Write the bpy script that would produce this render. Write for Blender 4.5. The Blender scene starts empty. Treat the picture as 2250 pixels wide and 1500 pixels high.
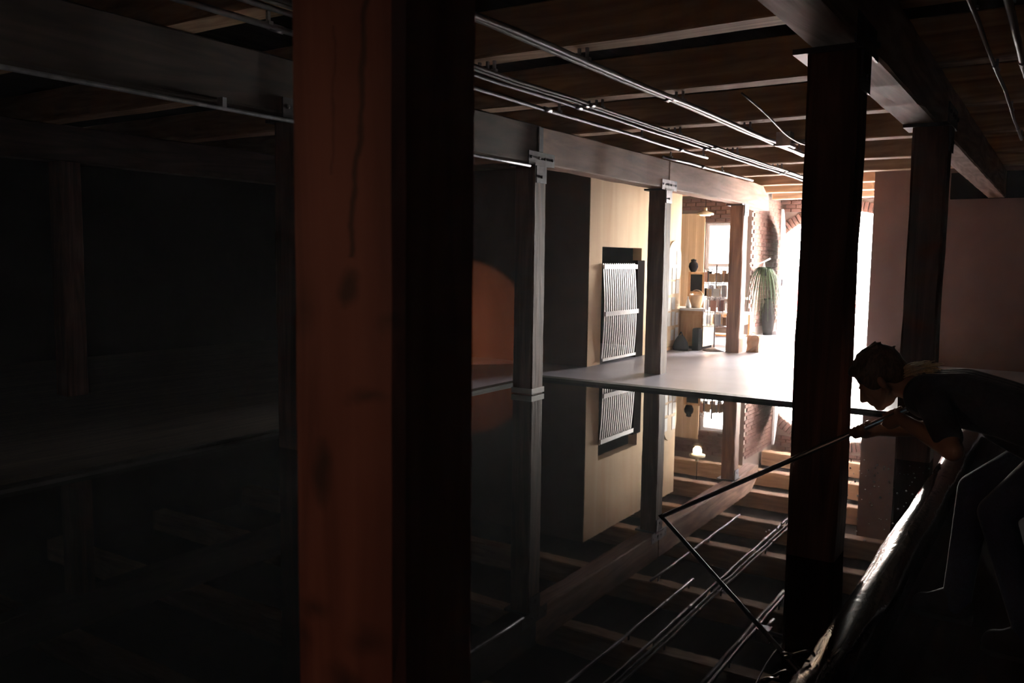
import bpy, bmesh, math, random
from mathutils import Vector, Matrix, Euler
random.seed(7)
scene = bpy.context.scene
C = scene.collection
PI = math.pi

# ------------------------------------------------------------------ camera
FPX = 1869.96                       # focal length in pixels of the 2250 px frame
yaw, pitch, roll = 0.576245, -0.0960625, 0.0124877
f = Vector((-math.sin(yaw)*math.cos(pitch), math.cos(yaw)*math.cos(pitch), math.sin(pitch)))
r0 = Vector((math.cos(yaw), math.sin(yaw), 0)); u0 = r0.cross(f)
r = r0*math.cos(roll)+u0*math.sin(roll); u = -r0*math.sin(roll)+u0*math.cos(roll)
cam_d = bpy.data.cameras.new('camera'); cam = bpy.data.objects.new('camera', cam_d); C.objects.link(cam)
M = Matrix((r, u, -f)).transposed().to_4x4(); M.translation = Vector((0, 0, 1.5)); cam.matrix_world = M
cam_d.sensor_width = 36; cam_d.lens = 36*FPX/2250; cam_d.clip_start = .05; cam_d.clip_end = 300
cam_d.dof.use_dof = True; cam_d.dof.focus_distance = 6; cam_d.dof.aperture_fstop = 5.6
scene.camera = cam

# ------------------------------------------------------------------ world, light, exposure
w = bpy.data.worlds.new('sky'); scene.world = w; w.use_nodes = True
bg = w.node_tree.nodes['Background']; bg.inputs[0].default_value = (1, .94, .86, 1); bg.inputs[1].default_value = 130
scene.view_settings.view_transform = 'Standard'; scene.view_settings.look = 'None'
scene.view_settings.exposure = .8; scene.view_settings.gamma = 1; scene.view_settings.use_curve_mapping = False
scene.cycles.use_denoising = True
scene.cycles.max_bounces = 10; scene.cycles.diffuse_bounces = 2; scene.cycles.glossy_bounces = 5
scene.cycles.sample_clamp_indirect = 12
def light(name, kind, loc, target, energy, color, **k):
    d = bpy.data.lights.new(name, kind); d.energy = energy; d.color = color
    for a, v in k.items(): setattr(d, a, v)
    o = bpy.data.objects.new(name, d); C.objects.link(o); o.location = loc
    o.rotation_euler = (Vector(target)-Vector(loc)).to_track_quat('-Z', 'Y').to_euler(); return o
# daylight enters by the arched doorway, the shop window and the added side window: portals for the sky
for nm, loc, tg, sx, sy in (('doorway_portal', (-3.96, 19.1, 1.3), (-3.96, 10, 1.3), 2.6, 2.6), ('window_portal', (-5.87, 17.2, 1.5), (-5.87, 10, 1.5), .86, 1.5), ('added_window_portal', (1.1, 16.3, 1.7), (-6, 16.3, 1.7), 3.6, 2.2)):
    o = light(nm, 'AREA', loc, tg, 1, (1, 1, 1), shape='RECTANGLE', size=sx, size_y=sy); o.data.cycles.is_portal = True
# warm lamps added out of view on the left, lighting post and wall
light('added_post_light', 'SPOT', (-3.1, -1.9, 1.75), (-.92, .95, 1.05), 16, (1, .5, .33), spot_size=math.radians(34), spot_blend=.9, shadow_soft_size=.12)
light('side_room_light', 'SPOT', (-8.3, 8.2, .6), (-7.9, 10.6, .2), 70, (1, .36, .16), spot_size=math.radians(60), spot_blend=.12, shadow_soft_size=.03)
light('added_fill_light', 'POINT', (1.6, -2.6, 2.4), (0, 0, 0), 3.5, (.42, .82, 1), shadow_soft_size=.15)  # unseen fill added behind the camera to lift the dark faces

# ------------------------------------------------------------------ helpers
def nz(x, y=0., z=0.):
    return (math.sin(x*1.7+y*2.3+1.1)+math.sin(x*3.9-y*1.3+z*2.1+.4)*.6+math.sin(x*8.3+y*5.1-z*3.3)*.35)/1.95
WL = {}
def thing(name, loc, label, cat, group=None):
    o = bpy.data.objects.new(name, None); C.objects.link(o); o.location = loc; o.empty_display_size = .1
    WL[o] = Vector(loc); return tag(o, label, cat, group)
def tag(o, label=None, cat=None, group=None, kind=None):
    for k, v in (('label', label), ('category', cat), ('group', group), ('kind', kind)):
        if v: o[k] = v
    return o
def mesh(name, verts, faces, mat, parent=None, smooth=False):
    V = [Vector(v) for v in verts]
    if parent is None:
        xs = [v.x for v in V]; ys = [v.y for v in V]; zs = [v.z for v in V]
        base = Vector(((min(xs)+max(xs))/2, (min(ys)+max(ys))/2, min(zs)))
    else: base = WL[parent]
    me = bpy.data.meshes.new(name); me.from_pydata([v-base for v in V], [], faces); me.update()
    bm = bmesh.new(); bm.from_mesh(me); bmesh.ops.recalc_face_normals(bm, faces=bm.faces); bm.to_mesh(me); bm.free()
    if smooth: me.shade_smooth()
    me.materials.append(mat)
    o = bpy.data.objects.new(name, me); C.objects.link(o)
    if parent is None: o.location = base
    else: o.parent = parent
    WL[o] = base; return o
class B:
    def __init__(s): s.v = []; s.f = []
    def add(s, v, fc):
        n = len(s.v); s.v += [Vector(a) for a in v]; s.f += [tuple(i+n for i in q) for q in fc]; return s
    def box(s, x0, x1, y0, y1, z0, z1):
        return s.add([(x, y, z) for x in (x0, x1) for y in (y0, y1) for z in (z0, z1)],
                     [(0, 1, 3, 2), (4, 6, 7, 5), (0, 4, 5, 1), (2, 3, 7, 6), (0, 2, 6, 4), (1, 5, 7, 3)])
    def rings(s, rings, caps=True, closed=True):
        n = len(rings[0]); v = [p for q in rings for p in q]; fc = []
        for i in range(len(rings)-1):
            for j in range(n if closed else n-1):
                k = (j+1) % n; fc.append((i*n+j, i*n+k, (i+1)*n+k, (i+1)*n+j))
        if caps: fc += [tuple(range(n)), tuple((len(rings)-1)*n+j for j in range(n))]
        return s.add(v, fc)
    def tube(s, pts, rad, n=8, caps=True):
        P = [Vector(p) for p in pts]; R = []
        for i, p in enumerate(P):
            t = (P[min(i+1, len(P)-1)]-P[max(i-1, 0)]).normalized()
            a = Vector((0, 0, 1)) if abs(t.z) < .9 else Vector((1, 0, 0))
            e1 = t.cross(a).normalized(); e2 = t.cross(e1); rr = rad[i] if hasattr(rad, '__len__') else rad
            R.append([p+(e1*math.cos(k*2*PI/n)+e2*math.sin(k*2*PI/n))*rr for k in range(n)])
        return s.rings(R, caps)
    def lathe(s, c, prof, n=20):
        c = Vector(c)
        return s.rings([[c+Vector((rr*math.cos(k*2*PI/n), rr*math.sin(k*2*PI/n), z)) for k in range(n)] for rr, z in prof])
    def ball(s, c, rad, n=12, m=8, rot=None):
        c = Vector(c); R = []
        for i in range(m+1):
            a = PI*i/m; q = []
            for k in range(n):
                b = 2*PI*k/n; p = Vector((rad[0]*math.sin(a)*math.cos(b), rad[1]*math.sin(a)*math.sin(b), rad[2]*math.cos(a)))
                if rot: p = rot @ p
                q.append(c+p)
            R.append(q)
        R[0] = [c+(rot @ Vector((0, 0, rad[2])) if rot else Vector((0, 0, rad[2])))+(p-R[0][0])*0+Vector((math.cos(k)*1e-4, math.sin(k)*1e-4, 0)) for k, p in enumerate(R[0])]
        return s.rings(R)
    def prism(s, poly, axis, a, b):                     # poly of 2D points in the plane across axis
        def P(p, t): return {'x': (t, p[0], p[1]), 'y': (p[0], t, p[1]), 'z': (p[0], p[1], t)}[axis]
        return s.rings([[P(p, a) for p in poly], [P(p, b) for p in poly]])
    def go(s, name, mat, parent=None, smooth=False): return mesh(name, s.v, s.f, mat, parent, smooth)

def timber(name, x0, x1, y0, y1, z0, z1, mat, parent=None, wob=.004, step=.22, seed=0, ch=.012):
    """sawn timber: chamfered section swept along its long axis with uneven edges"""
    d = (x1-x0, y1-y0, z1-z0); ax = d.index(max(d)); oth = [i for i in range(3) if i != ax]
    lo = (x0, y0, z0); hi = (x1, y1, z1); n = max(2, int(d[ax]/step)); R = []
    for i in range(n+1):
        t = lo[ax]+d[ax]*i/n; q = []
        a0, a1 = lo[oth[0]], hi[oth[0]]; b0, b1 = lo[oth[1]], hi[oth[1]]
        for k, (a, b) in enumerate(((a0+ch, b0), (a1-ch, b0), (a1, b0+ch), (a1, b1-ch), (a1-ch, b1), (a0+ch, b1), (a0, b1-ch), (a0, b0+ch))):
            p = [0, 0, 0]; p[ax] = t; s = seed*3.1+(k//2)*5.7
            p[oth[0]] = a+wob*nz(t*2.2, s); p[oth[1]] = b+wob*nz(t*2.2+9, s); q.append(Vector(p))
        R.append(q)
    return B().rings(R).go(name, mat, parent)

# ------------------------------------------------------------------ materials
def mat(name, col, rough=.7, metal=0., spec=.5, ior=None, **k):
    m = bpy.data.materials.new(name); m.use_nodes = True; p = m.node_tree.nodes['Principled BSDF']
    p.inputs['Base Color'].default_value = (*col, 1); p.inputs['Roughness'].default_value = rough
    p.inputs['Metallic'].default_value = metal; p.inputs['Specular IOR Level'].default_value = spec
    if ior: p.inputs['IOR'].default_value = ior
    return m
def N(m, t, **k):
    n = m.node_tree.nodes.new(t)
    for a, v in k.items(): setattr(n, a, v)
    return n
def L(m, a, b): m.node_tree.links.new(a, b)
def grain(m, c1, c2, scale, dist=2., bump=.3, c3=None, detail=6, rlo=.3, rhi=.72, bscale=1.):
    """streaky two- or three-tone noise in object space, with matching fine relief"""
    nt = m.node_tree; p = nt.nodes['Principled BSDF']
    tc = N(m, 'ShaderNodeTexCoord'); mp = N(m, 'ShaderNodeMapping'); mp.inputs['Scale'].default_value = scale
    no = N(m, 'ShaderNodeTexNoise'); no.inputs['Scale'].default_value = 1; no.inputs['Detail'].default_value = detail; no.inputs['Distortion'].default_value = dist
    rp = N(m, 'ShaderNodeValToRGB'); e = rp.color_ramp.elements
    e[0].position = rlo; e[0].color = (*c1, 1); e[1].position = rhi; e[1].color = (*c2, 1)
    if c3: q = e.new((rlo+rhi)/2); q.color = (*c3, 1)
    L(m, tc.outputs['Object'], mp.inputs['Vector']); L(m, mp.outputs['Vector'], no.inputs['Vector']); L(m, no.outputs['Fac'], rp.inputs['Fac'])
    L(m, rp.outputs['Color'], p.inputs['Base Color'])
    b = N(m, 'ShaderNodeBump'); b.inputs['Strength'].default_value = bump; b.inputs['Distance'].default_value = .01*bscale
    L(m, no.outputs['Fac'], b.inputs['Height']); L(m, b.outputs['Normal'], p.inputs['Normal'])
    return m
MT = {}
MT['post'] = grain(mat('post_wood', (.2, .1, .06), .65), (.05, .022, .016), (.20, .09, .06), (9, 9, .7), c3=(.13, .055, .036))
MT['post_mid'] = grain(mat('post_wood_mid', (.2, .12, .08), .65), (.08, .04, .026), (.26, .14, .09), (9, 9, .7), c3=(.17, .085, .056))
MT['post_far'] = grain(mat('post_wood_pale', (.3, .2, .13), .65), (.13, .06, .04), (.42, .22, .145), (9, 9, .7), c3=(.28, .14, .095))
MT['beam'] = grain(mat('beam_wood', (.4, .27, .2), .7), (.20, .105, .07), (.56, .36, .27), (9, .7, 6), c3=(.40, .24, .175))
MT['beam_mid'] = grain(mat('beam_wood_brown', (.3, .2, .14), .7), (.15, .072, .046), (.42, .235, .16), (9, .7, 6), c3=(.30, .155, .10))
MT['beam_dark_shade'] = grain(mat('beam_wood_dark_shade', (.14, .09, .06), .75), (.035, .022, .016), (.10, .062, .046), (9, .7, 6), c3=(.07, .042, .031))  # dark timber, deepened in colour for the shade near and left
MT['joist'] = grain(mat('joist_wood', (.4, .27, .17), .7), (.32, .175, .095), (.66, .42, .25), (.8, 8, 8), c3=(.50, .30, .17))
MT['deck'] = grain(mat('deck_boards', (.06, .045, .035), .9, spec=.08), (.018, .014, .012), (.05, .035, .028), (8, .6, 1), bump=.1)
MT['floor'] = grain(mat('concrete', (.4, .39, .4), .36, spec=.85), (.31, .30, .37), (.47, .455, .55), (.9, .9, .9), dist=.5, bump=.05, c3=(.39, .38, .46))
MT['plaster_y'] = grain(mat('yellow_plaster', (.75, .55, .3), .85), (.76, .51, .29), (.88, .66, .42), (1.6, 5, .5), dist=.4, bump=.05)
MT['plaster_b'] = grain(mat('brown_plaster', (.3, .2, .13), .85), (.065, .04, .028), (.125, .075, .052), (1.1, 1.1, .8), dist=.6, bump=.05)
MT['plaster_r'] = grain(mat('rose_plaster', (.42, .24, .2), .8), (.25, .135, .11), (.36, .21, .175), (1.3, 1.3, .9), dist=.4, bump=.05)
MT['board_b'] = grain(mat('beige_boarding', (.75, .58, .38), .75), (.62, .44, .25), (.80, .60, .38), (14, 2, .4), dist=.3, bump=.1)
MT['dark'] = mat('dark_paint_and_shade', (.014, .012, .012), 1., spec=.0)
MT['mortar'] = mat('mortar', (.24, .18, .155), .95)
MT['brick'] = grain(mat('brick', (.3, .13, .09), .9), (.085, .04, .03), (.20, .10, .075), (3, 3, 3), dist=1, bump=.4, c3=(.135, .062, .046))
MT['steel'] = grain(mat('galvanised_steel', (.5, .5, .54), .45, .6), (.28, .28, .32), (.58, .58, .63), (12, 12, 12), dist=.3, bump=.1)
MT['steel_d'] = grain(mat('weathered_steel', (.16, .15, .17), .55, .4), (.05, .045, .052), (.12, .11, .125), (10, 10, 10), dist=.3, bump=.1)
MT['pipe'] = grain(mat('conduit', (.3, .29, .32), .38, .85), (.20, .19, .21), (.36, .35, .38), (20, 1.5, 20), dist=.3, bump=.05)
MT['pipe_d'] = grain(mat('painted_pipe', (.12, .1, .1), .4), (.07, .055, .055), (.16, .12, .12), (20, 1.5, 20), dist=.3, bump=.05)
MT['pole'] = grain(mat('aluminium_pole', (.8, .8, .84), .3, 1.), (.7, .71, .75), (.88, .88, .92), (6, 6, 6), dist=.2, bump=.03)
MT['white'] = mat('white_paint', (.82, .82, .82), .45)
MT['gate'] = grain(mat('gate_white', (.85, .84, .83), .4), (.72, .7, .69), (.88, .87, .86), (20, 20, 2), dist=.3, bump=.05)
MT['cream'] = mat('cream_paint', (.85, .74, .52), .4)
MT['paper'] = mat('paper', (.85, .84, .8), .8)
MT['tan'] = grain(mat('tan_paper', (.5, .33, .2), .85), (.4, .25, .14), (.6, .42, .27), (6, 6, 6), dist=.6, bump=.3)
MT['counter'] = grain(mat('pine', (.62, .36, .17), .6), (.48, .25, .11), (.72, .45, .23), (8, 8, .8))
MT['green'] = grain(mat('leaf_green', (.06, .12, .04), .85, spec=.15), (.018, .03, .014), (.05, .075, .035), (9, 9, 9), bump=.1)
MT['black'] = mat('black_fabric', (.02, .02, .024), .85)
MT['jeans'] = grain(mat('denim', (.05, .07, .14), .8), (.012, .018, .045), (.03, .042, .09), (60, 60, 60), bump=.2)
MT['shirt'] = grain(mat('dark_shirt', (.05, .05, .06), .85), (.014, .014, .017), (.035, .035, .042), (30, 30, 30), bump=.2)
MT['skin'] = mat('skin', (.40, .23, .15), .5)
MT['hair_tail'] = grain(mat('sunlit_hair', (.4, .25, .12), .4), (.45, .28, .13), (.7, .5, .28), (40, 40, 12), bump=.1)  # tail lighter than the hair: backlight put into its colour
MT['hair'] = grain(mat('hair', (.12, .07, .04), .5), (.05, .03, .018), (.2, .12, .07), (40, 40, 12), bump=.5)
MT['car_red'] = mat('red_lacquer', (.55, .06, .06), .25); MT['rubber'] = mat('rubber', (.03, .03, .03), .8)
MT['glass_d'] = mat('car_glass', (.1, .12, .13), .03, spec=1.)
MT['street'] = grain(mat('street', (.5, .5, .5), .8), (.42, .42, .43), (.56, .56, .56), (2, 2, 2), bump=.05)
m = mat('window_glass', (1, 1, 1), .02); m.node_tree.nodes['Principled BSDF'].inputs['Transmission Weight'].default_value = 1
m.node_tree.nodes['Principled BSDF'].inputs['IOR'].default_value = 1.02; MT['glass'] = m
m = mat('lamp_glass', (.95, .85, .6), .4); p = m.node_tree.nodes['Principled BSDF']
p.inputs['Emission Color'].default_value = (1, .72, .35, 1); p.inputs['Emission Strength'].default_value = 2.2; MT['lamp'] = m
# black liner plastic: glossy, crinkled
m = mat('pond_liner', (.012, .012, .013), .12, spec=.6); no = N(m, 'ShaderNodeTexNoise'); tc = N(m, 'ShaderNodeTexCoord'); mp = N(m, 'ShaderNodeMapping')
mp.inputs['Scale'].default_value = (14, 5, 14); no.inputs['Scale'].default_value = 1; no.inputs['Detail'].default_value = 3; no.inputs['Distortion'].default_value = 1.2
b = N(m, 'ShaderNodeBump'); b.inputs['Strength'].default_value = .16; b.inputs['Distance'].default_value = .02
L(m, tc.outputs['Object'], mp.inputs['Vector']); L(m, mp.outputs['Vector'], no.inputs['Vector']); L(m, no.outputs['Fac'], b.inputs['Height']); L(m, b.outputs['Normal'], m.node_tree.nodes['Principled BSDF'].inputs['Normal']); MT['liner'] = m
MT['liner_matt'] = mat('liner_matt', (.012, .012, .013), .5)
m = mat('dark_water', (.006, .007, .008), .015, spec=.5, ior=1.46); no = N(m, 'ShaderNodeTexNoise'); tc = N(m, 'ShaderNodeTexCoord')
no.inputs['Scale'].default_value = 5; no.inputs['Detail'].default_value = 4
b = N(m, 'ShaderNodeBump'); b.inputs['Strength'].default_value = .004; b.inputs['Distance'].default_value = .02
L(m, tc.outputs['Object'], no.inputs['Vector']); L(m, no.outputs['Fac'], b.inputs['Height']); L(m, b.outputs['Normal'], m.node_tree.nodes['Principled BSDF'].inputs['Normal']); MT['water'] = m
for k_, v_ in (('hair', 1.), ('hair_tail', .6), ('shirt', .35), ('jeans', .3)):
    q_ = MT[k_].node_tree.nodes['Principled BSDF']; q_.inputs['Sheen Weight'].default_value = v_; q_.inputs['Sheen Roughness'].default_value = .25
# nearest post: stained red-brown timber with a long drying check, a knot and dark smears (marks of the wood itself)
def near_post_material():
    m = grain(mat('post_wood_checked', (.3, .14, .08), .62), (.17, .058, .038), (.36, .135, .085), (7, 7, .8), c3=(.28, .10, .063), bump=.25)
    nt = m.node_tree; p = nt.nodes['Principled BSDF']; base = p.inputs['Base Color'].links[0].from_socket
    tc = N(m, 'ShaderNodeTexCoord'); sx = N(m, 'ShaderNodeSeparateXYZ'); L(m, tc.outputs['Object'], sx.inputs[0])
    def mth(op, a, b=None):
        n = N(m, 'ShaderNodeMath', operation=op)
        for i, v in enumerate((a, b)):
            if v is None: continue
            if isinstance(v, (int, float)): n.inputs[i].default_value = v
            else: L(m, v, n.inputs[i])
        return n.outputs[0]
    no = N(m, 'ShaderNodeTexNoise'); no.inputs['Scale'].default_value = 14; no.inputs['Detail'].default_value = 4; L(m, tc.outputs['Object'], no.inputs['Vector'])
    wob = mth('MULTIPLY', mth('SUBTRACT', no.outputs['Fac'], .5), .035)
    X, Z = sx.outputs['X'], sx.outputs['Z']
    def line(x0, z0, x1, z1, wd):          # soft dark line between two points of the face
        k = (x1-x0)/(z1-z0); xc = mth('ADD', mth('MULTIPLY', mth('SUBTRACT', Z, z0), k), x0)
        d = mth('ABSOLUTE', mth('ADD', mth('SUBTRACT', X, xc), wob)); a = mth('SUBTRACT', 1., mth('DIVIDE', d, wd)); a = mth('MAXIMUM', a, 0.)
        lo = mth('GREATER_THAN', Z, min(z0, z1)); hi = mth('LESS_THAN', Z, max(z0, z1)); return mth('MULTIPLY', a, mth('MULTIPLY', lo, hi))
    def blob(x, z, rx, rz, s):
        a = mth('DIVIDE', mth('ADD', mth('SUBTRACT', X, x), wob), rx); c = mth('DIVIDE', mth('ADD', mth('SUBTRACT', Z, z), mth('MULTIPLY', wob, 2.)), rz)
        d = mth('SQRT', mth('ADD', mth('MULTIPLY', a, a), mth('MULTIPLY', c, c))); return mth('MULTIPLY', mth('MAXIMUM', mth('SUBTRACT', 1., d), 0.), s)
    marks = [line(.058, 1.92, .016, 1.50, .008), mth('MULTIPLY', line(-.012, 1.83, -.018, 1.62, .004), .5), line(.062, 2.05, .058, 1.92, .014), blob(.014, 1.455, .026, .032, 1.1),
             blob(-.045, 1.17, .028, .06, 1.), blob(.05, 1.30, .05, .02, .7), blob(.0, .84, .06, .05, .8), blob(-.06, .96, .04, .03, .7), blob(.05, .93, .05, .03, .6),
             blob(-.09, .90, .03, .05, .6), blob(.07, .75, .05, .05, .7), blob(-.08, 1.42, .04, .05, .45), blob(.085, 1.40, .03, .02, .5)]
    t = marks[0]
    for q in marks[1:]: t = mth('MAXIMUM', t, q)
    t = mth('MINIMUM', mth('MULTIPLY', t, 1.1), .85)
    mx = N(m, 'ShaderNodeMix', data_type='RGBA'); mx.inputs[7].default_value = (.045, .028, .02, 1)
    L(m, t, mx.inputs[0]); L(m, base, mx.inputs[6]); L(m, mx.outputs[2], p.inputs['Base Color'])
    return m
MT['near'] = near_post_material()

# ------------------------------------------------------------------ the shell
def st(o, label=None): o['kind'] = 'structure'; return tag(o, label)
st(B().box(-7.6, -5.1, 7.2, 8.42, -.12, 0).box(-7.6, 4, 8.42, 14.2, -.12, 0).box(-12, -7.6, 10.75, 14.2, -.12, 0).box(-12, 1.2, 14.2, 17.2, -.12, 0).box(-5.6, 1.2, 17.2, 19.25, -.12, 0).go('floor', MT['floor']), 'pale concrete floor running from the pool to the arched doorway')
st(B().box(-12, -5.1, -4, 7.2, -.12, 0).box(-12, -7.6, 7.2, 10.75, -.12, 0).box(-5.1, 4, -4, 8.42, -.12, 0).go('floor_side', MT['deck']), 'floor around the pool with shade put into its dark colour')  # dark colour stands in for shade on this floor
st(B().box(-12, 4, -4, 14.2, 3.12, 3.2).box(-12, 1.2, 14.2, 17.2, 3.12, 3.2).box(-5.6, 1.2, 17.2, 19.25, 3.12, 3.2).go('ceiling', MT['deck']), 'dark board ceiling above the joists')
st(B().box(-12.2, -12, -4, 19.2, 0, 3.12).go('wall_left', MT['dark']))  # near-black colour stands in for the darkness on this side
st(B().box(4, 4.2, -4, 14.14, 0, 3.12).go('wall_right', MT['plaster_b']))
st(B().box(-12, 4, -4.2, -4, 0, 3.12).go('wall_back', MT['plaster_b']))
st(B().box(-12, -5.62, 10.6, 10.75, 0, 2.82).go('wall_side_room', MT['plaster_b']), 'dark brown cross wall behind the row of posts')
# yellow wall with the low doorway
yw = B().box(-5.77, -5.62, 10.75, 11.0, 0, 2.82); yw.box(-5.77, -5.62, 11.0, 12.35, 1.7, 2.82); yw.box(-5.77, -5.62, 12.35, 13.95, 0, 2.82)
yw.box(-5.63, -5.618, 10.6, 10.751, 0, 2.82)
st(yw.go('wall_shop_side', MT['plaster_y']), 'yellow plastered wall with a low dark doorway')
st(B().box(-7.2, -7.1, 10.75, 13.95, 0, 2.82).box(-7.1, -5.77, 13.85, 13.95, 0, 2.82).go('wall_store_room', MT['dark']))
st(B().box(-5.78, -5.612, 12.2, 12.46, 0, 1.51).go('trim_1', MT['dark']), 'dark jamb beside the low doorway')
# partition right of the doorway
st(B().box(-2.55, 4, 14, 14.14, 0, 3.12).go('wall_partition', MT['plaster_r']), 'rose plastered cross wall right of the bright doorway')
st(B().box(-1.5, 4, 13.9, 14.0, 2.45, 2.82).go('trim_2', MT['dark']), 'dark lintel board across the rose wall')
# side wall behind the partition; its unseen window is added for more daylight
st(B().box(1.0, 1.2, 14.14, 14.5, 0, 3.12).box(1.0, 1.2, 18.1, 19, 0, 3.12).box(1.0, 1.2, 14.5, 18.1, 0, .6).box(1.0, 1.2, 14.5, 18.1, 2.8, 3.12).go('wall_far_right', MT['plaster_y']))
w2 = st(B().box(1.06, 1.12, 14.5, 18.1, .6, .66).box(1.06, 1.12, 14.5, 18.1, 2.74, 2.8).box(1.06, 1.12, 14.5, 14.56, .66, 2.74).box(1.06, 1.12, 18.04, 18.1, .66, 2.74).box(1.06, 1.12, 16.27, 16.33, .66, 2.74).go('added_window', MT['white']))
for y0, y1 in ((14.56, 16.27), (16.33, 18.04)): B().box(1.085, 1.09, y0, y1, .66, 2.74).go('pane', MT['glass'], w2)
# shop end wall with window, brick
st(B().box(-12, -6.30, 17, 17.2, 0, 3.12).box(-6.30, -5.44, 17, 17.2, 0, .80).box(-6.30, -5.44, 17, 17.2, 2.29, 3.12).box(-5.44, -5.36, 17, 17.2, 0, 3.12).go('wall_shop_end', MT['mortar']), 'brick end wall of the shop with a window')
o = B()
for i in range(14): x = -7.55+i*.088; o.box(x, x+.086, 16.955-.004*(i % 2), 16.985, 0, 2.49)
st(o.go('trim_3', MT['board_b']), 'beige boarding on the shop end wall')
st(B().box(-12, -11.9, 13.95, 17, 0, 3.12).go('wall_shop_left', MT['plaster_y']))
rw = st(B().box(-5.56, -5.36, 17.2, 19.0, 0, 3.12).go('wall_brick_return', MT['mortar']), 'brick return wall left of the arched doorway')
# arched wall
AC, AR, AZ, AX0, AX1 = -3.96, 1.885, .715, -5.27, -2.65
def arch_z(x, extra=0.): return AZ+math.sqrt(max(0, (AR+extra)**2-(x-AC)**2))
o = B(); n = 24; xs = [AX0+(AX1-AX0)*i/n for i in range(n+1)]
for i in range(n):
    a, b_ = xs[i], xs[i+1]
    o.add([(a, 19, arch_z(a)), (b_, 19, arch_z(b_)), (b_, 19, 3.12), (a, 19, 3.12), (a, 19.25, arch_z(a)), (b_, 19.25, arch_z(b_)), (b_, 19.25, 3.12), (a, 19.25, 3.12)],
          [(0, 1, 2, 3), (4, 7, 6, 5), (0, 4, 5, 1), (3, 2, 6, 7)])
o.box(-5.6, AX0, 19, 19.25, 0, 3.12).box(AX1, 1.2, 19, 19.25, 0, 3.12)
aw = st(o.go('wall_arch', MT['mortar']), 'brick end wall with the bright arched doorway')
# individual bricks (children of their wall), shared meshes
def brick_mesh(nm, dx, dy, dz):
    c = .006; me = bpy.data.meshes.new(nm); bm = bmesh.new(); bmesh.ops.create_cube(bm, size=1)
    for v in bm.verts: v.co = Vector((v.co.x*dx, v.co.y*dy, v.co.z*dz))
    bmesh.ops.bevel(bm, geom=bm.edges[:], offset=c, segments=1, affect='EDGES'); bm.to_mesh(me); bm.free(); me.materials.append(MT['brick']); return me
def put_brick(me, parent, loc, rot=(0, 0, 0)):
    o = bpy.data.objects.new('brick', me); C.objects.link(o); o.parent = parent; o.location = Vector(loc)-WL[parent]; o.rotation_euler = rot
by = brick_mesh('brick_side', .06, .205, .072); byh = brick_mesh('brick_half', .06, .095, .072)
for k in range(34):
    z = .045+k*.083
    if k < 2: continue
    for j in range(9):
        y = 17.11+j*.215+(.1075 if k % 2 else 0)
        if y > 18.96: continue
        put_brick(by, rw, (-5.37+random.uniform(-.004, .004), y, z))
bx = brick_mesh('brick_front', .205, .06, .072)
for k in range(11):                                     # shop end wall, above boarding and window
    z = 2.345+k*.083
    for j in range(12):
        x = -7.5+j*.215+(.1075 if k % 2 else 0)
        if x > -5.48 or z > 2.83 or (x < -6.4 and z < 2.52): continue
        put_brick(bx, bpy.data.objects['wall_shop_end'], (x, 16.99+random.uniform(-.004, .004), z))
vs = brick_mesh('brick_arch', .072, .06, .21)
n = 33; a0 = math.asin((AX0-AC)/AR); a1 = math.asin((AX1-AC)/AR)
for i in range(n):
    a = a0+(a1-a0)*(i+.5)/n
    put_brick(vs, aw, (AC+math.sin(a)*(AR+.11), 18.985, AZ+math.cos(a)*(AR+.11)), (0, a, 0))
for k in range(12):
    z = 2.14+k*.083
    for j in range(13):
        x = -5.24+j*.215+(.1075 if k % 2 else 0)
        if abs(x-AC) < 1.75 and z < arch_z(x, .29)+.02: continue
        if z > 2.98: continue
        put_brick(bx, aw, (x, 18.99+random.uniform(-.004, .004), z))
# window in the shop end wall
win = st(B().box(-6.30, -5.44, 17.06, 17.12, .80, .86).box(-6.30, -5.44, 17.06, 17.12, 2.24, 2.29).box(-6.30, -6.25, 17.06, 17.12, .86, 2.24).box(-5.49, -5.44, 17.06, 17.12, .86, 2.24).box(-6.25, -5.49, 17.05, 17.13, 1.40, 1.47).go('window_1', MT['white']), 'tall sash window glaring with daylight in the shop')
for z0, z1 in ((.86, 1.40), (1.47, 2.24)): B().box(-6.25, -5.49, 17.085, 17.09, z0, z1).go('pane', MT['glass'], win)
B().box(-6.36, -5.38, 16.93, 17.04, .75, .80).go('sill', MT['white'], win)
# open door leaf, arched on top, folded back against the passage
def leaf_pt(t, off, z): return Vector((-5.27+.245*t+.977*off, 18.97-1.12*t+.214*off, z))      # t runs from hinge to free edge, off across the thickness
pr = [(0, .02), (1, .02), (1, 2.60)]+[(1-k/8, 2.60-.55*(k/8)**1.7) for k in range(1, 9)]
dl = st(B().rings([[leaf_pt(t, o_, z) for t, z in pr] for o_ in (0, .045)]).go('door_1', MT['white']), 'white door leaf with arched top standing open beside the bright doorway')
for z0, z1 in ((.25, 1.0), (1.15, 1.9)): B().rings([[leaf_pt(t, o_, z) for t, z in ((.15, z0), (.85, z0), (.85, z1), (.15, z1))] for o_ in (.045, .058)]).go('panel', MT['white'], dl)
B().rings([[leaf_pt(t, o_, z) for t, z in ((.90, 1.02), (.95, 1.02), (.95, 1.16), (.90, 1.16))] for o_ in (.045, .085)]).go('handle', MT['steel_d'], dl)
st(B().box(-40, 40, 17.25, 90, -.4, -.13).box(1.2, 40, 14.2, 17.25, -.4, -.13).go('ground_outside', MT['street']), 'bright street outside the arched doorway')

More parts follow.
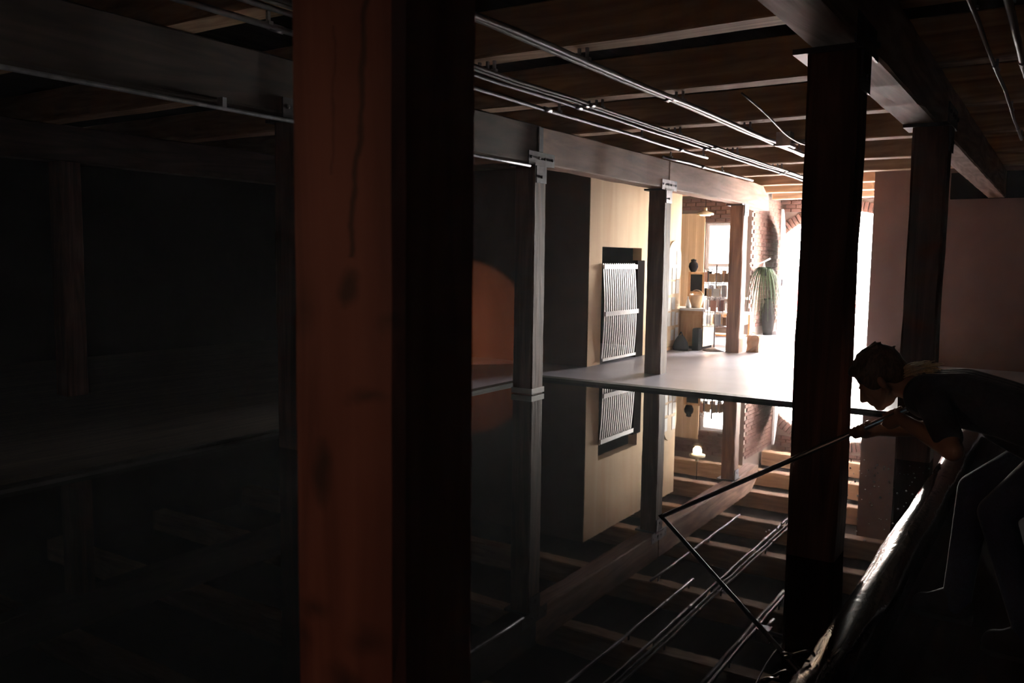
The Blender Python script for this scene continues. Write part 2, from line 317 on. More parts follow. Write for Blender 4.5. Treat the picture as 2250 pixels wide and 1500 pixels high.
# ------------------------------------------------------------------ ceiling timbers
GJ = 'ceiling joists'
jy = [-.15, 1.5, 3.15, 4.72, 6.30, 7.98, 9.72, 11.55, 13.05, 14.75, 16.35, 18.1]
jl = {3: 'widest lit ceiling joist crossing above the pool, nearest in view', 4: 'second lit ceiling joist in view, above the pool', 5: 'third lit ceiling joist in view, above the far pool edge',
      6: 'fourth lit ceiling joist in view, above the yellow wall corner', 7: 'fifth lit ceiling joist in view', 8: 'sixth lit ceiling joist in view, before the beam end',
      9: 'seventh ceiling joist in view, just past the beam end', 10: 'ceiling joist just before the brick shop wall', 11: 'last ceiling joist, close to the arched brick wall'}
for i, y in enumerate(jy):
    x0, x1 = (-11.95 if y < 17 else -5.3), (3.95 if y < 13.7 else .99)
    o = timber('ceiling_joist', x0, x1, y, y+.21, 2.82, 3.12, MT['joist'], seed=i, step=.5)
    tag(o, jl.get(i, 'shadowed ceiling joist over the dark near end, number %s from the camera' % ('one', 'two', 'three')[i] if i < 3 else None), 'joist', GJ)
def beam(x0, x1, y0, y1, seed, label, mt='beam'):
    o = timber('ceiling_beam', x0, x1, y0, y1, 2.45, 2.82, MT[mt], seed=seed, wob=.006)
    return tag(o, label, 'beam', 'long ceiling beams')
beam(-1.02, -.80, -3.9, 13.85, 1, 'heavy ceiling beam above the right-hand dark posts')
beam(-4.70, -4.465, -3.9, 7.36, 2, 'shadowed length of the middle ceiling beam, behind the massive near post', 'beam_dark_shade')
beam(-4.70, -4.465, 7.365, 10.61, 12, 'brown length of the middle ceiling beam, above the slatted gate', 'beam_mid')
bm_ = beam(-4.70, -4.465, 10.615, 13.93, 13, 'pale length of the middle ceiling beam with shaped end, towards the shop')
# shaped projecting end of the middle beam
pr = [(13.93, 2.45), (14.9, 2.40), (15.12, 2.41), (15.08, 2.62), (14.75, 2.80), (14.3, 2.82), (13.93, 2.82)]
B().prism(pr, 'x', -4.69, -4.475).go('beam_end', MT['beam'], bm_)
beam(-8.98, -8.75, -3.9, 10.55, 3, 'shadowed ceiling beam far left', 'beam_dark_shade')

# ------------------------------------------------------------------ posts
def post(x0, y0, z0, label, mt, wd=.23, wy=None, seed=1, bracket=None, extra=None, wob=.006):
    wy = wy or wd; t = thing('timber_post', (x0+wd/2, y0+wy/2, z0), label, 'post', 'timber posts')
    timber('shaft', x0, x0+wd, y0, y0+wy, z0, 2.45, mt, t, wob=wob, seed=seed, ch=.014, step=.14)
    if bracket:
        X = x0+wd+.008; y1 = y0+wy; b = B()
        # T-shaped connector plate: wide across the beam, tongue down the post
        b.prism([(y0-.13, 2.56), (y1+.13, 2.56), (y1+.13, 2.43), (y1-.02, 2.43), (y1-.02, 2.26), (y0+.02, 2.26), (y0+.02, 2.43), (y0-.13, 2.43)], 'x', X-.004, X+.006)
        p = b.go('bracket', bracket, t)
        for by_, bz in ((y0-.09, 2.50), (y1+.09, 2.50), (y0+.06, 2.50), (y1-.06, 2.50), (y0+wy/2, 2.32)):
            c = B().lathe((0, 0, 0), [(.016, 0), (.016, .010), (.008, .014)], 6); c.v = [Vector((X+.005+v.z, by_+v.x, bz+v.y)) for v in c.v]; c.go('bolt', bracket, p)
        B().box(x0-.06, x0+wd+.02, y0-.02, y1+.02, 2.425, 2.449).go('cap_plate', MT['steel_d'], t)
    if extra: extra(t)
    return t
def p2x(t):
    x0, y0 = -4.70, 7.25; b = B()
    for s in ((x0-.008, x0+.238, y0-.008, y0-.001), (x0-.008, x0+.238, y0+.231, y0+.238), (x0-.008, x0-.001, y0-.001, y0+.231), (x0+.231, x0+.238, y0-.001, y0+.231)): b.box(*s, .145, .2)
    b.go('collar', MT['white'], t); timber('strap', -4.46, -4.44, 7.27, 7.37, 2.56, 2.80, MT['steel_d'], t)
near = post(-1.0, .91, 0, 'massive red-brown timber post close to the camera with a long crack', MT['near'], .22, .19, 4, wob=.002)
post(-1.035, 3.98, 0, 'dark backlit timber post in the pool in front of the bright doorway', MT['post'], .22, seed=5, bracket=MT['steel_d'])
post(-.945, 6.42, 0, 'dark timber post behind the bending person', MT['post'], .22, seed=6, bracket=MT['steel_d'])
post(-4.70, 4.15, 0, 'shadowed timber post half hidden behind the massive near post', MT['post'], seed=7, bracket=MT['steel_d'])
post(-4.70, 7.25, 0, 'timber post with white collar at the far corner of the pool', MT['post'], seed=8, bracket=MT['steel_d'], extra=p2x)
post(-4.70, 10.5, 0, 'timber post on the concrete floor beside the white slatted gate', MT['post_mid'], seed=9, bracket=MT['steel'])
post(-4.73, 13.83, 0, 'farthest timber post of the row, beside the paper bag', MT['post_far'], seed=10, bracket=MT['steel'])
post(-8.99, 4.9, 0, 'faint timber post alone in the darkness far left', MT['post'], seed=11)

# ------------------------------------------------------------------ pool
WZ = .135
pool = thing('reflecting_pool', (-2.8, 3.5, 0), 'shallow raised pool lined with black plastic in the foreground', 'pool')
B().box(-5.0, -.62, -2.5, 8.3, .002, .02).go('liner', MT['liner_matt'], pool)
def bullnose(name, x, y0, y1, rad, zc, m_, n=90):
    R = []
    for i in range(n+1):
        y = y0+(y1-y0)*i/n; cr = max(0., 1-abs(y-2.75)/.5)
        ring = []
        for k in range(13):
            a = PI*k/12; q = rad*(1+.05*nz(y*3, k*.4)+cr*.28*nz(y*19, k*1.1)); dx = .006*nz(y*1.3)
            ring.append(Vector((x+dx+q*math.cos(a)*1.15, y, zc+q*math.sin(a)*1.0)))
        R.append([Vector((x+rad*1.15, y, 0))]+ring+[Vector((x-rad*1.15, y, .01))])
    return B().rings(R).go(name, m_, pool, True)
bullnose('rim', -.60, -2.5, 8.42, .072, .105, MT['liner'])
B().box(-5.1, -.62, 8.29, 8.42, 0, .165).go('rim', MT['liner_matt'], pool)
B().box(-5.1, -5.0, -2.5, 8.29, 0, .16).go('rim', MT['liner_matt'], pool)
B().box(-5.1, -.5, -2.6, -2.5, 0, .16).go('rim', MT['liner_matt'], pool)
tag(B().add([(-5.0, -2.5, WZ), (-.62, -2.5, WZ), (-.62, 8.29, WZ), (-5.0, 8.29, WZ)], [(0, 1, 2, 3)]).go('water', MT['water']), 'dark still water mirroring posts and beams', 'water', kind='stuff')
bb = B()
for i in range(110):
    x = -1.0+random.uniform(-.22, .32); y = random.uniform(4.25, 6.3); s = random.choice((.003, .004, .006))
    if -1.05 < x < -.8 and y < 4.22 or x > -.69: continue
    bb.lathe((x, y, WZ), [(s, 0), (s*.8, s*.6), (s*.2, s)], 6)
tag(bb.go('bubbles', MT['white'], None, True), 'tiny sparkling bubbles on the water behind the dark post', 'bubbles', kind='stuff')  # plain white stands in for glints on the bubbles
# loose folds of the liner spilling over the rim, near
for i, (cx, cy, a, lab) in enumerate(((-.685, 2.86, .5, 'crumpled fold of black plastic on the pool rim, upper of two'), (-.70, 2.66, .9, 'crumpled fold of black plastic on the pool rim, lower of two'))):
    pts = []
    for k in range(15):
        t = k/14*2*PI*.86; pts.append((cx+.055*math.cos(t)*math.cos(a)-.016*math.sin(t)*math.sin(a), cy+.055*math.cos(t)*math.sin(a)+.016*math.sin(t)*math.cos(a), .175+.012*math.sin(t*2)))
    tag(B().tube(pts, [.004+.003*abs(math.sin(k*.9)) for k in range(15)], 6).go('plastic_fold', MT['liner'], None, True), lab, 'plastic fold', 'folds of the pool liner')

# ------------------------------------------------------------------ pipes under the joists
def pipe(name, x, y0, y1, z, rad, mt, label, sag=.006, clamps=True):
    t = thing(name, (x, y0, z), label, 'pipe', 'pipes under the ceiling'); n = int((y1-y0)/.4)
    pts = [(x+.01*nz(i*.3, x), y0+(y1-y0)*i/n, z+sag*nz(i*.55, x*3)) for i in range(n+1)]
    B().tube(pts, rad, 8).go('tube', mt, t, True)
    if clamps:
        for y in jy:
            if y0 < y+.1 < y1: B().box(x-rad-.006, x+rad+.006, y+.085, y+.115, z+rad*.3, z+rad+.006).box(x-.008, x+.008, y+.09, y+.11, z+rad, 2.82).go('clamp', MT['steel'], t)
    y = y0+1.3
    while y < y1:
        B().tube([(x, y-.05, z), (x, y+.05, z)], rad*1.25, 8).go('coupling', mt, t, True); y += 2.9
    return t
pipe('pipe', -2.655, -3.8, 10.2, 2.745, .026, MT['pipe_d'], 'dark pipe above the uppermost bright conduit over the pool')
pipe('conduit', -2.60, -3.8, 10.6, 2.735, .018, MT['pipe'], 'bright conduit uppermost in view, running over the pool')
pipe('conduit', -3.30, -3.8, 15.5, 2.745, .014, MT['pipe_d'], 'right conduit of the bundle of three over the pool')
pipe('conduit', -3.355, -3.8, 14.5, 2.745, .014, MT['pipe_d'], 'middle conduit of the bundle of three over the pool')
pipe('conduit', -3.42, -3.8, 15.5, 2.735, .016, MT['pipe'], 'bright left conduit of the bundle of three over the pool')
pipe('conduit', -3.71, -3.8, 9.95, 2.74, .018, MT['pipe'], 'single conduit nearest to the pale ceiling beam')
pipe('conduit', -4.12, 9.6, 13.0, 2.745, .018, MT['pipe'], 'short conduit ending above the beam end near the shop')
pipe('conduit', -.465, -3.8, 9.9, 2.74, .013, MT['pipe'], 'thin conduit at the upper right corner above the bending person', 0)
pipe('conduit', -.315, -3.8, 9.9, 2.745, .02, MT['pipe_d'], 'dark pipe farthest right in the upper corner', 0)
t = thing('conduit', (-4.43, -3.8, 2.405), 'bright conduit fixed along the bottom edge of the shadowed beam length', 'pipe', 'pipes under the ceiling')
B().tube([(-4.43, -3.8+10.9*i/20, 2.405) for i in range(21)], .014, 8).go('tube', MT['steel'], t, True)
for y in (-2.5, -.5, 1.5, 3.5, 5.5): B().box(-4.466, -4.414, y, y+.03, 2.41, 2.47).go('clamp', MT['steel'], t)
t = thing('junction_box', (-2.5, 8.9, 2.68), 'small metal junction box with couplings where the uppermost conduit ends', 'junction box')
B().box(-2.57, -2.43, 8.83, 8.97, 2.68, 2.82).go('box', MT['steel'], t); B().tube([(-2.5, 8.97, 2.72), (-2.5, 9.25, 2.72)], .025, 8).go('coupling', MT['pipe'], t, True); B().tube([(-2.43, 8.9, 2.72), (-2.2, 8.9, 2.72)], .02, 8).go('coupling', MT['pipe'], t, True)
pts = [(-2.20+.02*math.sin(i*.5), 6.6+2.3*i/14, 2.80-.16*math.sin(i/14*PI*.62)) for i in range(15)]
tag(B().tube(pts, .009, 6).go('cable', MT['pipe'], None, True), 'loose cable curling down from a joist near the dark post', 'cable')

# ------------------------------------------------------------------ low doorway gate
g = thing('slatted_gate', (-5.7, 11.5, 0), 'white bowed gate of thin upright slats in the low doorway', 'gate')
def bow(z): return -5.60+.04*math.sin(max(0, min(1, z/1.45))*PI)
def slat(y0, y1, wd):
    R = []
    for i in range(9):
        z = .05+1.41*i/8; y = y0+(y1-y0)*i/8; x = bow(z)
        R.append([(x+.0045*(1 if k in (0, 1) else -1), y+wd*.5*(1 if k in (1, 2) else -1), z) for k in range(4)])
    return B().rings(R)
NS = 16
for i in range(NS): slat(11.0+i*1.08/(NS-1), 11.0+i*1.04/(NS-1), .034).go('slat', MT['gate'], g)
for z, nm in ((.045, 'bottom_rail'), (.70, 'middle_rail'), (1.38, 'top_rail')):
    x = bow(z+.03); B().box(x+.008, x+.03, 10.98, 12.10, z, z+.065 if nm != 'bottom_rail' else z+.04).go(nm, MT['gate'], g)

# ------------------------------------------------------------------ shop corner
bd = thing('notice_board', (-5.6, 13.66, 0), 'tall pale notice board with rounded top beyond the gate', 'notice board')
pr = [(13.38, .03), (13.94, .03), (13.94, 1.55)]+[(13.94-.28*(1-math.cos(a*PI/12)), 1.55+.30*math.sin(a*PI/12)) for a in range(1, 12)]+[(13.38, 1.62)]
B().prism(pr, 'x', -5.617, -5.60).go('panel', MT['board_b'], bd); B().box(-5.617, -5.585, 13.36, 13.95, 0, .06).go('foot', MT['counter'], bd)
k = 0
for z in (.16, .42, .68, .94, 1.2, 1.44):
    for y in (13.46, 13.64, 13.81):
        if random.random() < .12: continue
        hgt = random.uniform(.18, .235); wd = random.uniform(.12, .155); zz = z+random.uniform(-.02, .02); yy = y+random.uniform(-.01, .01)
        s = B().box(-5.599, -5.594, yy-wd/2, yy+wd/2, zz, zz+hgt).go('paper_sheet', MT['paper'] if random.random() < .8 else MT['tan'])
        tag(s, 'sheet of paper pinned to the tall notice board', 'paper', 'papers on the notice board')
c = thing('shop_counter', (-5.6, 14.6, 0), 'pine shop counter with pale top beside the notice board', 'counter')
B().box(-6.4, -5.18, 13.98, 14.5, .05, .66).go('body', MT['counter'], c); B().box(-6.45, -5.14, 13.94, 14.54, .66, .70).go('top', MT['white'], c)
B().box(-6.3, -5.22, 13.965, 13.98, .12, .60).go('front_panel', MT['counter'], c); B().box(-6.38, -5.2, 14.0, 14.48, 0, .05).go('plinth', MT['dark'], c)
t = thing('wicker_basket', (-5.42, 14.2, .70), 'tan basket with handle standing on the pine counter', 'basket')
B().lathe((-5.40, 14.2, .70), [(.08, 0), (.115, .12), (.12, .22), (.11, .22), (.10, .13), (.07, .01)], 14).go('body', MT['tan'], t, True)
B().tube([(-5.40+.11*math.cos(a*PI/10), 14.2, .91+.10*math.sin(a*PI/10)) for a in range(11)], .008, 6).go('handle', MT['tan'], t, True)
t = thing('display_case', (-5.50, 14.42, .70), 'dark display case in a wooden frame on the pine counter', 'case')
B().box(-5.58, -5.36, 14.36, 14.48, .98, 1.28).go('body', MT['dark'], t)
for s in ((-5.62, -5.58, .70, 1.32), (-5.36, -5.32, .70, 1.32)): B().box(s[0], s[1], 14.34, 14.50, s[2], s[3]).go('upright', MT['counter'], t)
B().box(-5.58, -5.36, 14.35, 14.5, 1.28, 1.32).go('top_rail', MT['counter'], t); B().box(-5.58, -5.36, 14.35, 14.5, .94, .98).go('shelf', MT['counter'], t)
t = thing('round_pot', (-5.60, 14.42, 1.32), 'dark round pot on the framed display case', 'pot')
B().lathe((-5.56, 14.42, 1.32), [(.035, 0), (.06, .03), (.085, .09), (.075, .15), (.04, .18), (.045, .2)], 14).go('body', MT['dark'], t, True); B().lathe((-5.56, 14.42, 1.52), [(.048, 0), (.048, .015), (.01, .03)], 12).go('lid', MT['dark'], t, True)
tag(B().lathe((-5.50, 14.06, .70), [(.03, 0), (.045, .05), (.03, .12), (.012, .17), (.016, .2), (.01, .2)], 12).go('white_vase', MT['white'], None, True), 'small white vase beside the basket on the pine counter', 'vase')
# revolving card rack
rk = thing('card_rack', (-4.98, 14.15, 0), 'revolving wire card rack full of postcards on a round base', 'rack')
RX, RY = -4.96, 13.93
B().lathe((RX, RY, 0), [(.19, 0), (.19, .015), (.06, .045), (.03, .06)], 22).go('base', MT['steel'], rk, True); B().tube([(RX, RY, .05), (RX, RY, 1.45)], .014, 8).go('pole', MT['pipe'], rk, True)
wr = B()
for a in range(6):
    an = a*PI/3+.2
    for rr in (.13, .2): wr.tube([(RX+rr*math.cos(an), RY+rr*math.sin(an), .42), (RX+rr*math.cos(an), RY+rr*math.sin(an), 1.38)], .005, 5)
for z in (.42, .66, .90, 1.14, 1.38): wr.tube([(RX+.2*math.cos(q*PI/8), RY+.2*math.sin(q*PI/8), z) for q in range(17)], .005, 5)
wr.go('wire_frame', MT['steel'], rk, True)
cm = [MT['paper'], MT['dark'], MT['tan'], mat('card_rose', (.5, .25, .2), .6), mat('card_grey', (.25, .23, .24), .6), MT['paper']]
for z in (.44, .68, .92, 1.16):
    for a in range(9):
        an = a*2*PI/9+z; cx, cy = RX+.185*math.cos(an), RY+.185*math.sin(an); tx, ty = -math.sin(an)*.05, math.cos(an)*.05; ox, oy = math.cos(an)*.004, math.sin(an)*.004; h_ = random.uniform(.13, .2)
        if random.random() < .15: continue
        q = [(cx-tx, cy-ty), (cx+tx, cy+ty), (cx+tx+ox, cy+ty+oy), (cx-tx+ox, cy-ty+oy)]
        B().prism(q, 'z', z, z+h_).go('postcard', random.choice(cm[1:5] if z > 1.1 else cm), rk)
t = thing('side_table', (-5.0, 15.2, 0), 'small white-topped table with a pine drawer behind the card rack', 'table')
B().box(-5.55, -4.78, 14.95, 15.4, .56, .60).go('top', MT['white'], t); B().box(-5.50, -4.83, 14.98, 15.36, .38, .56).go('drawer', MT['counter'], t); B().box(-5.48, -4.85, 15.0, 15.34, .16, .19).go('shelf', MT['counter'], t)
for x in (-5.52, -4.84):
    for y in (14.97, 15.35): B().box(x, x+.035, y, y+.035, 0, .56).go('leg', MT['counter'], t)
tag(B().box(-5.28, -5.17, 13.74, 13.92, 0, .36).box(-5.275, -5.175, 13.745, 13.915, .355, .375).go('waste_bin', MT['dark']), 'narrow dark bin between counter and card rack', 'bin')
def leafplant(name, c, label, n, length, droop, pot, up=.4, wd=.03, side=(0, 2*PI)):
    t = thing(name, c, label, 'plant'); c = Vector(c)
    if pot: B().lathe(c, [(.06, 0), (.085, .14), (.09, .15), (.075, .15), (.07, .12)], 14).go('pot', pot, t, True)
    top = c+Vector((0, 0, .13))
    for i in range(n):
        a = side[0]+(side[1]-side[0])*(i+random.random()*.6)/n; ln = length*random.uniform(.7, 1.1); R = []
        for k in range(7):
            s = k/6; q = top+Vector((math.cos(a), math.sin(a), 0))*ln*(s*.5)*(1-.25*s)+Vector((0, 0, ln*(up*math.sin(s*PI*.6)-droop*s*s)))
            wv = wd*(math.sin(PI*min(1, s*.85+.12)))*.5+.002; n_ = Vector((-math.sin(a), math.cos(a), 0)); R.append([q-n_*wv, q+Vector((0, 0, .006)), q+n_*wv, q-Vector((0, 0, .004))])
        B().rings(R).go('leaf', MT['green'], t)
    return t
leafplant('potted_plant', (-5.05, 15.15, .60), 'small green potted plant on the white-topped table', 12, .32, .2, MT['white'])
# shoulder bag, paper bag
t = thing('shoulder_bag', (-5.42, 13.75, 0), 'slumped black bag on the floor below the notice board', 'bag')
B().rings([[Vector((-5.45+.14*s*math.cos(k*PI/6), 13.66+.10*s*math.sin(k*PI/6), z)) for k in range(12)] for s, z in ((.95, 0), (1.05, .05), (.85, .14), (.5, .22), (.2, .26))]).go('body', MT['black'], t, True)
B().tube([(-5.49+.04*k/3, 13.66+.02*math.sin(k), .24+.07*math.sin(k*PI/6)) for k in range(7)], .009, 6).go('strap', MT['black'], t, True)
t = thing('paper_bag', (-4.38, 14.2, 0), 'crumpled tan paper bag on the floor beside the farthest post', 'bag')
b = B(); R = []
for i in range(6):
    z = .27*i/5; R.append([(-4.36+sx*(.10+.012*nz(z*20, k)), 14.2+sy*(.085-.05*z+.012*nz(z*20, k*2)), z+(.03*nz(k*1.7) if i == 5 else 0)) for k, (sx, sy) in enumerate(((-1, -1), (-.3, -1.05), (.4, -.95), (1, -1), (1.05, 0), (1, 1), (0, 1), (-1, 1)))])
b.rings(R).go('body', MT['tan'], t); B().tube([(-4.38+.04*math.cos(k*PI/6), 14.2, .27+.06*math.sin(k*PI/6)) for k in range(7)], .006, 5).go('handle', MT['tan'], t)
B().rings([[(-4.36+sx*.085, 14.2+sy*.06, z) for sx, sy in ((-1, -1), (1, -1), (1, 1), (-1, 1))] for z in (.2, .285)]).go('tissue', MT['paper'], t)
# hanging plant and floor vase on the brick return
hp = leafplant('hanging_plant', (-5.13, 17.15, 1.24), 'drooping dark green plant hanging against the brick return wall', 46, 1.15, 1.05, MT['dark'], .2, .02)
B().tube([(-5.34, 16.9, 1.47), (-5.2, 17.05, 1.48), (-5.13, 17.16, 1.52), (-5.10, 17.45, 1.58)], .014, 6).go('bracket', MT['white'], hp, True)
for s in (-1, 1): B().tube([(-5.13, 17.15+s*.085, 1.38), (-5.13, 17.16, 1.52)], .005, 5).go('cord', MT['white'], hp)
t = thing('floor_vase', (-5.18, 17.95, 0), 'tall dark vase on the floor against the brick return wall', 'vase')
B().lathe((-5.18, 17.75, 0), [(.09, 0), (.12, .2), (.13, .45), (.10, .62), (.07, .68), (.09, .74), (.075, .74)], 16).go('body', MT['dark'], t, True); B().lathe((-5.18, 17.75, .735), [(.092, 0), (.1, .012), (.092, .022)], 16).go('lip', MT['dark'], t, True)
# pendant lamp
t = thing('pendant_lamp', (-5.59, 15, 2.33), 'lit cream pendant lamp hanging in front of the beige boarding', 'lamp')
B().lathe((-5.59, 15, 2.35), [(.15, 0), (.145, .035), (.06, .06), (.03, .075), (.02, .08)], 20).go('shade', MT['cream'], t, True); B().lathe((-5.59, 15, 2.335), [(.09, 0), (.11, .015), (.1, .03)], 16).go('bulb_glass', MT['lamp'], t, True)
B().tube([(-5.59, 15, 2.42), (-5.59, 15, 2.48)], .03, 10).go('socket', MT['cream'], t, True); B().tube([(-5.59, 15, 2.48), (-5.59, 15, 3.12)], .006, 6).go('cord', MT['dark'], t)
light('pendant_light', 'POINT', (-5.59, 15, 2.28), (0, 0, 0), 14, (1, .72, .4), shadow_soft_size=.08)
# red car in the street
cr = thing('parked_car', (-6.6, 24.5, -.06), 'red car parked in the bright street beyond the doorway', 'car')
pr = [(-8.6, .18), (-8.65, .55), (-7.9, .75), (-5.2, .78), (-4.7, .70), (-4.62, .4), (-4.66, .18)]
B().prism(pr, 'y', 23.7, 25.3).go('body', MT['car_red'], cr); B().prism([(-7.8, .76), (-7.2, 1.28), (-5.75, 1.30), (-5.15, .78)], 'y', 23.82, 25.18).go('windows', MT['glass_d'], cr); B().prism([(-7.25, 1.28), (-7.15, 1.33), (-5.8, 1.35), (-5.72, 1.30)], 'y', 23.8, 25.2).go('roof', MT['car_red'], cr)
for x in (-7.9, -5.4):
    for y in (23.68, 25.12): B().rings([[(x+.3*math.cos(k*PI/8), yy, .24+.3*math.sin(k*PI/8)) for k in range(16)] for yy in (y, y+.2)]).go('wheel', MT['rubber'], cr)
B().box(-4.66, -4.60, 23.8, 25.2, .28, .40).go('bumper', MT['white'], cr); B().box(-4.70, -4.655, 23.85, 24.1, .50, .62).go('headlamp', MT['white'], cr)

# ------------------------------------------------------------------ the person
def S(x, y, z): return Vector((x, y, z))
class Fig(B):
    def cap(s, a, ra, b, rb, n=14, sq=1.):
        a, b = Vector(a), Vector(b); d = b-a; ln = d.length; t = d.normalized(); e = Vector((0, 1, 0)) if abs(t.y) < .9 else Vector((1, 0, 0))
        e1 = t.cross(e).normalized(); e2 = t.cross(e1); R = []
        prof = [(-math.cos(q*PI/10)*ra, math.sin(q*PI/10)*ra) for q in range(0, 6)]+[(ln+math.sin(q*PI/10)*rb, math.cos(q*PI/10)*rb) for q in range(0, 6)]
        for h, rr in prof: rr = max(rr, 1e-4); R.append([a+t*h+e1*rr*math.cos(k*2*PI/n)+e2*rr*sq*math.sin(k*2*PI/n) for k in range(n)])
        return s.rings(R)
    def fin(s, name, m_, parent, vox=.007, sm=4):
        o = s.go(name, m_, parent, True); md = o.modifiers.new('remesh', 'REMESH'); md.mode = 'VOXEL'; md.voxel_size = vox; md.use_smooth_shade = True
        if sm: q = o.modifiers.new('smooth', 'SMOOTH'); q.factor = .5; q.iterations = sm
        return o
def side_rot(fwd):                        # axes: x = forward (in the XZ plane), y = across, z = up of the head
    fw = Vector(fwd).normalized(); yv = Vector((0, 1, 0)); up = fw.cross(yv); up = up if up.z > 0 else -up
    return Matrix((fw, yv, up)).transposed()
ps = thing('person', (-.15, 3.83, 0), 'person in dark shirt and jeans bending over the pool edge holding a long pole', 'person')
Y0 = 3.84; HR = side_rot((-.80, 0, -.60)); HC = Vector((-.640, Y0, 1.022))
def H(a, b, c): return HC+HR @ Vector((a, b, c))
bd_ = Fig()
bd_.ball(H(-.012, 0, .028), (.098, .076, .095), 18, 12, HR)              # cranium
bd_.ball(H(.03, 0, -.035), (.066, .062, .085), 16, 10, HR)               # face
bd_.cap(H(.062, -.012, -.098), .024, H(.062, .012, -.098), .024)         # chin
for s in (-1, 1):
    bd_.cap(H(-.01, s*.058, -.055), .016, H(.055, s*.02, -.095), .018)   # jaw
    bd_.ball(H(.072, s*.032, .004), (.020, .024, .010), 10, 6, HR)       # brow
    bd_.ball(H(.062, s*.036, -.03), (.022, .022, .018), 10, 6, HR)       # cheek bone
    bd_.ball(H(-.012, s*.078, -.02), (.018, .010, .032), 10, 8, HR)      # ear
bd_.cap(H(.088, 0, -.004), .009, H(.112, 0, -.045), .012); bd_.ball(H(.104, 0, -.05), (.014, .017, .010), 10, 6, HR)   # nose
bd_.ball(H(.088, 0, -.070), (.012, .022, .006), 10, 6, HR); bd_.ball(H(.085, 0, -.081), (.012, .02, .006), 10, 6, HR)   # lips
bd_.cap(H(-.045, 0, -.05), .056, (-.47, Y0, .985), .062)                 # neck
SP = [(-.44, .975), (-.32, .972), (-.18, .945), (-.04, .90), (.08, .85)]
for i in range(4):
    for dy in (-.075, 0, .075): bd_.cap((SP[i][0], Y0+dy, SP[i][1]), (.085, .10, .09, .092)[i], (SP[i+1][0], Y0+dy, SP[i+1][1]), (.10, .09, .092, .10)[i])
NS_, NE, NW = (-.405, 3.67, .955), (-.318, 3.50, .815), (-.535, 3.742, .872)
FS, FE, FW = (-.40, 4.00, .955), (-.42, 4.09, .79), (-.640, 3.872, .792)
for sh, el, wr_ in ((NS_, NE, NW), (FS, FE, FW)):
    bd_.cap((sh[0], Y0, sh[2]), .07, sh, .058); bd_.cap(sh, .055, el, .040); bd_.cap(el, .041, wr_, .026)
tip = Vector((-1.775, 4.20, .118)); hold = Vector((-.708, 3.83, .79)); pd = (hold-tip).normalized()
def hand(grip, wrist, palm):              # fist closed around the pole at grip
    g = Vector(grip); w_ = Vector(wrist); out = (w_-g); out = (out-pd*out.dot(pd)).normalized(); sd = pd.cross(out)
    bd_.cap(w_, .025, g+out*.036, .028)
    for k in (-1.5, -.5, .5, 1.5):        # palm ridges, then four fingers curling round the pole
        b0 = g+pd*k*.019; ln = (.021, .023, .022, .019)[int(k+1.5)]
        bd_.cap(w_+(g+out*.034-w_)*.5, .017, b0+out*.028, .012)
        p0 = b0+out*.027+sd*.010*palm; p1 = b0+sd*ln*palm+out*.004; p2 = b0-out*.019+sd*.010*palm; p3 = b0-out*.017-sd*.010*palm
        bd_.cap(p0, .010, p1, .0095); bd_.cap(p1, .0095, p2, .009); bd_.cap(p2, .009, p3, .008)
    th = g+pd*.045; bd_.cap(w_+(g-w_)*.45-sd*.012*palm+pd*.015, .014, th-sd*.02*palm+out*.008, .0105); bd_.cap(th-sd*.02*palm+out*.008, .0105, th-sd*.008*palm-out*.017+pd*.008, .009)
hand(hold, FW, -1); hand(hold+pd*.158, NW, 1)
LEG = (((.08, 3.93, .84), (-.268, 3.95, .575), (-.315, 3.96, .10)), ((.08, 3.75, .84), (-.175, 3.71, .55), (-.03, 3.70, .10)))
for h_, k_, a_ in LEG: bd_.cap(h_, .085, k_, .055); bd_.cap(k_, .054, a_, .036); bd_.cap(a_, .036, (a_[0]-.10, a_[1], .05), .03)
bd_.fin('body', MT['skin'], ps, .0055, 3)
sh_ = Fig()
for i in range(4):
    for dy in (-.08, 0, .08): sh_.cap((SP[i][0], Y0+dy, SP[i][1]-.004), (.095, .112, .106, .104)[i], (SP[i+1][0], Y0+dy, SP[i+1][1]-.004), (.112, .106, .104, .106)[i])
for a, e in ((NS_, NE), (FS, FE)):
    A, E_ = Vector(a), Vector(e); sh_.cap((a[0]+.03, Y0, a[2]), .08, a, .068); sh_.cap(A, .066, A+(E_-A)*.72, .056)
sh_.cap((-.20, Y0-.05, .86), .05, (-.06, Y0-.05, .80), .06); sh_.cap((-.20, Y0+.05, .86), .05, (-.06, Y0+.05, .80), .06)    # loose front hanging
sh_.fin('shirt', MT['shirt'], ps, .008, 4)
jn = Fig()
for dy in (-.07, 0, .07): jn.cap((.0, Y0+dy, .865), .106, (.10, Y0+dy, .83), .112)
for h_, k_, a_ in LEG: jn.cap(h_, .098, k_, .066); jn.cap(k_, .066, (a_[0]+.005, a_[1], .075), .056)
jn.fin('jeans', MT['jeans'], ps, .008, 4)
for h_, k_, a_ in LEG:
    so = Fig(); so.cap((a_[0]+.02, a_[1], .05), .045, (a_[0]-.13, a_[1], .04), .038); so.cap((a_[0], a_[1], .10), .05, (a_[0]-.07, a_[1], .065), .045); so.cap((a_[0]+.02, a_[1], .07), .05, (a_[0]-.12, a_[1], .05), .043); so.fin('shoe', MT['black'], ps, .008, 2)
    B().prism([(a_[0]+.07, a_[1]-.042), (a_[0]-.12, a_[1]-.042), (a_[0]-.168, a_[1]), (a_[0]-.12, a_[1]+.042), (a_[0]+.07, a_[1]+.042)], 'z', .001, .02).go('sole', MT['rubber'], ps)
hr = Fig()
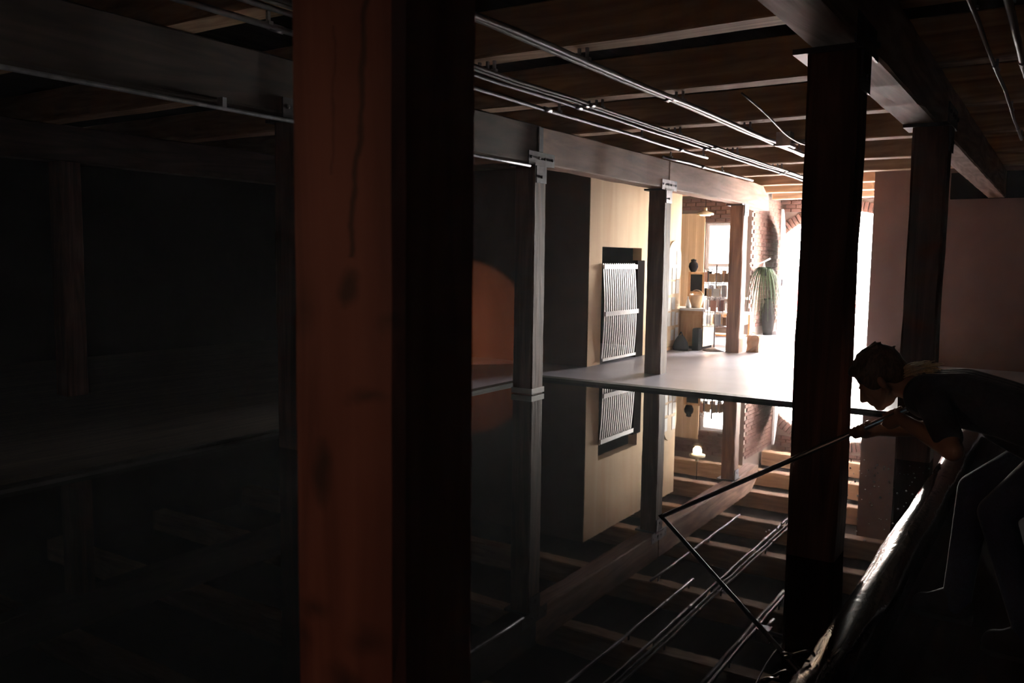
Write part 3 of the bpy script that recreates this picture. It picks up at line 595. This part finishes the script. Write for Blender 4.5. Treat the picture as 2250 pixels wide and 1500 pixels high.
hr.ball(H(-.020, 0, .040), (.104, .086, .098), 18, 12, HR); hr.ball(H(.05, 0, .075), (.05, .06, .03), 12, 8, HR); hr.ball(H(-.065, 0, -.005), (.06, .074, .08), 14, 10, HR)
for s in (-1, 1): hr.ball(H(.01, s*.072, .02), (.05, .014, .06), 12, 8, HR)
random.seed(3)
for i in range(46):                        # uneven strands on the crown
    a = random.uniform(-1.2, 2.6); b_ = random.uniform(-1.2, 1.2); q = H(-.02+.102*math.sin(a)*math.cos(b_), .084*math.sin(b_), .04+.097*math.cos(a)*math.cos(b_)); q2 = q+HR @ Vector((-.025, random.uniform(-.01, .01), random.uniform(-.004, .012)))
    hr.cap(q, .007, q2, .003, 6)
ho = hr.fin('hair', MT['hair'], ps, .006, 1)
tl = B()
for i in range(150):                        # loose tail of hair over the nape and shoulders
    y = Y0+random.uniform(-.05, .05); p0 = Vector((-.555+random.uniform(-.01, .01), y, 1.045+random.uniform(-.02, .01))); ln = random.uniform(.05, .15); wv = random.uniform(.6, 1.6)
    pts = [p0+Vector((ln*s, random.uniform(-.004, .004)+(y-Y0)*s*.4, .018*math.sin(s*PI*wv)+.035*s)) for s in (0, .2, .4, .6, .8, 1)]
    tl.tube(pts, [.0024]*5+[.0008], 4)
tl = tl.go('hair_tail', MT['hair_tail'], ps, True); tl['kind'] = 'stuff'
# the pole held in both hands, its tip in the water
pl = thing('long_pole', tip, 'long thin metal pole held by the bending person with its tip in the water', 'pole')
B().tube([tip, hold+pd*.30], .0115, 12).go('shaft', MT['pole'], pl, True); B().tube([tip-pd*.004, tip+pd*.05], .013, 10).go('tip', MT['rubber'], pl, True); B().tube([hold+pd*.24, hold+pd*.305], .0125, 10).go('grip_end', MT['rubber'], pl, True)

# ------------------------------------------------------------------ dusty air
m = bpy.data.materials.new('dusty_air'); m.use_nodes = True; nt = m.node_tree; nt.nodes.remove(nt.nodes['Principled BSDF'])
vs_ = nt.nodes.new('ShaderNodeVolumeScatter'); vs_.inputs['Density'].default_value = .002; vs_.inputs['Anisotropy'].default_value = .35
nt.links.new(vs_.outputs[0], nt.nodes['Material Output'].inputs['Volume'])
hz = B().box(-12.4, 4.4, -4.4, 14.2, -.2, 3.4).box(-12.4, 1.3, 14.2, 19.4, -.2, 3.4).go('haze', m); tag(hz, 'faint dusty haze filling the dark hall', 'haze', kind='stuff')
